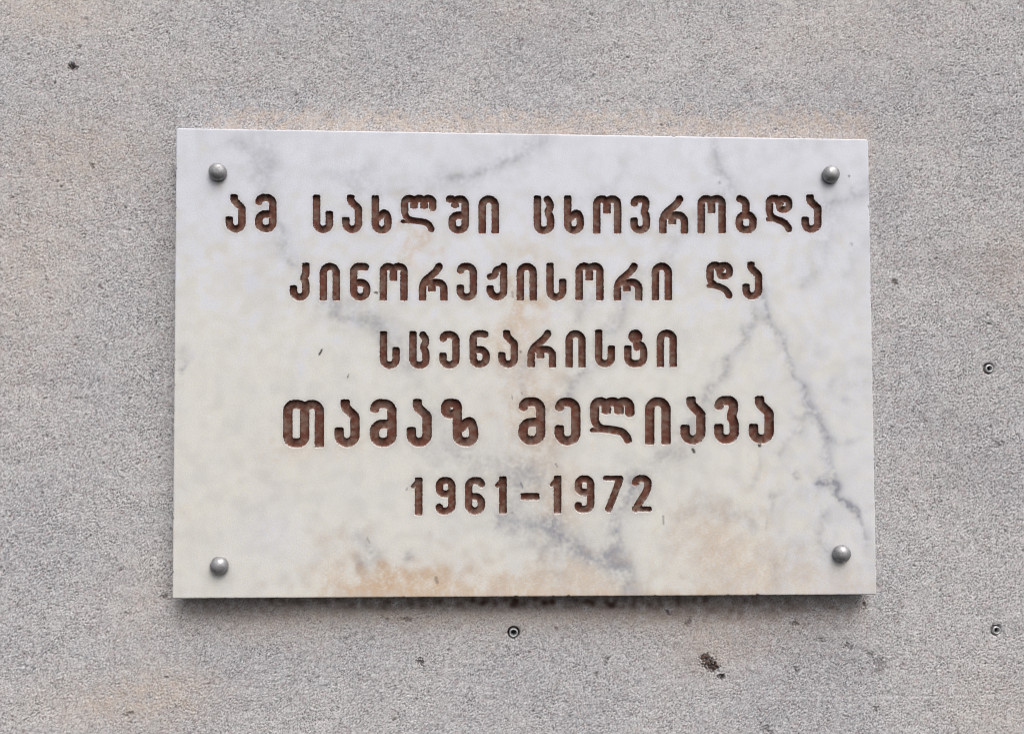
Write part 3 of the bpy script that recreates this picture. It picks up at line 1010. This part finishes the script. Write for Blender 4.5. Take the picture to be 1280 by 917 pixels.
    tris += [np.stack([a, a + 1, a + nx + 2], 1), np.stack([a, a + nx + 2, a + nx + 1], 1)]
    VX, VZ, VY = np.concatenate(vx), np.concatenate(vz), np.concatenate(vy)
    T = np.concatenate(tris)
    sd = np.concatenate([SD.ravel()] + sd_extra)
    P = np.stack([VX, VY, VZ], 1)
    # drop unused grid vertices and turn every face outwards
    n = np.cross(P[T[:, 1]] - P[T[:, 0]], P[T[:, 2]] - P[T[:, 0]])
    cen = P[T].mean(1)
    outw = np.where((cen[:, 1] > 0.0014)[:, None], cen - np.array([pc[0], 0.010, pc[1]]), np.array([0, -1.0, 0]))
    flip = (n * outw).sum(1) < 0
    T[flip] = T[flip][:, ::-1]
    used = np.unique(T)
    rem = np.full(len(P), -1)
    rem[used] = np.arange(len(used))
    att = slab_fields(VX[used], VZ[used], sd[used])
    me = np_mesh("marble_slab", P[used], rem[T], att, False)
    add_obj("marble_slab", me, plaque, M_MARBLE)
    # letters: painted troughs that line the cuts
    for li, g, p2, dep, f, wear, small in letters:
        P = np.stack([p2[:, 0], dep * MM, p2[:, 1]], 1)
        n = np.cross(P[f[:, 1]] - P[f[:, 0]], P[f[:, 2]] - P[f[:, 0]])
        fl = n[:, 1] > 0
        f = f.copy()
        f[fl] = f[fl][:, ::-1]
        U, V = fore(p2[:, 0], p2[:, 1])
        fade = np.clip(0.25 + 0.5 * n_mid(p2[:, 0], p2[:, 1]) + 0.25 * n_big(p2[:, 0], p2[:, 1]), 0, 0.9) * (dep > 1.5)
        nm = "dash" if g == '-' else "numeral" if g.isdigit() else "letter"
        me = np_mesh(nm, P, f, {"wear": wear, "fade": fade}, False)
        add_obj(nm, me, plaque, M_PAINT)


build_plaque()

# domed screw heads
def screw_mesh(seed):
    rng = np.random.default_rng(seed)
    R = 11.3 * PXM
    bm = bmesh.new()
    prof = [(R * 0.90, -0.0004), (R * 0.93, 0.0006)]
    H = R * 0.86
    for a in np.linspace(8, 86, 16):
        t = math.radians(a)
        prof.append((R * math.cos(t) ** 0.92, 0.0012 + H * math.sin(t)))
    prof.append((0.0, 0.0012 + H * 1.0))
    ph = rng.uniform(0, 6)
    lathe(bm, prof, 56, lambda a, h: 1 + 0.012 * math.sin(2 * a + ph) + 0.008 * math.sin(5 * a + ph * 2))
    return bm


for i, (u, v) in enumerate(SCREW_PX):
    x, z = back(u, v)
    o = bm_obj("screw", screw_mesh(i), M_SCREW, plaque, (float(x), 0.0, float(z)))
    o.rotation_euler = (0.03 * math.sin(i * 2.1), i * 1.3, 0.03 * math.cos(i * 1.7))

# ------------------------------------------------------------------ plugs in the wall
PLUG_LABELS = ["small metal wall plug set in the stone just under the plaque's bottom edge",
               "small metal wall plug right of the plaque, level with its third line of letters",
               "small metal wall plug in the bottom right corner of the stone wall"]
for (u, v), lab in zip(PLUGS, PLUG_LABELS):
    x, z = back(u, v, THICK)
    R = (5.5 if u < 1000 else 5.0) * PXM * 1.03
    e = empty("wall_plug", (float(x), THICK, float(z)), lab, "wall plug", "metal plugs left in the wall")
    bm = bmesh.new()
    ri = R * 0.62
    lathe(bm, [(R * 0.96, -0.012), (R, -0.0006), (R * 0.96, 0.0), (ri * 1.10, 0.0001), (ri, -0.0006), (ri * 0.95, -0.010)], 40,
          lambda a, h: 1 + 0.02 * math.sin(3 * a + u))
    bm_obj("metal_sleeve", bm, M_SLEEVE, e)
    bm = bmesh.new()
    dp = 0.006 if u < 1000 else 0.0026
    lathe(bm, [(ri * 1.02, -0.0095), (ri * 0.97, -dp - 0.0006), (ri * 0.5, -dp), (0.0, -dp - 0.0008)], 28)
    bm_obj("core", bm, M_CORE, e)

# crumbled remnant of a fixing
x, z = back(886, 827, THICK)
rem = empty("fixing_remnant", (float(x), THICK, float(z)),
            "crumbled brown remnant of an old fixing in a broken hole below the plaque", "debris")
rng = np.random.default_rng(5)


def lump(bm, c, r, squash=0.6):
    ret = bmesh.ops.create_icosphere(bm, subdivisions=3, radius=1.0)
    ph = rng.uniform(0, 6, 6)
    for v in ret['verts']:
        p = v.co.copy()
        k = 1 + 0.22 * math.sin(3 * p.x + ph[0]) * math.sin(4 * p.z + ph[1]) + 0.14 * math.sin(7 * p.x + ph[2] + 5 * p.y) \
            + 0.10 * math.sin(11 * p.z + ph[3] + 8 * p.x)
        v.co = Vector((c[0] + p.x * r * k, c[1] + p.y * r * squash * k, c[2] + p.z * r * k * 0.8))


bm = bmesh.new()
for t in range(7):                                                 # broken ring round the upper left hole
    a = math.radians(60 + t * 42)
    lump(bm, (-0.0032 + 0.0029 * math.cos(a), 0.0008, 0.0022 + 0.0027 * math.sin(a)), 0.0012 + 0.0004 * rng.random())
bm_obj("filler_ring", bm, M_CRUMB, rem)
bm = bmesh.new()
for (cx, cz, r) in [(0.0006, -0.0016, .0013), (0.0028, -0.0006, .0012), (0.0064, -0.0028, .0012), (0.0056, -0.0052, .0011), (0.0004, -0.0040, .0011), (0.0042, -0.0040, .0009)]:
    lump(bm, (cx, 0.0006, cz), r)
bm_obj("filler_crumbs", bm, M_CRUMB, rem)
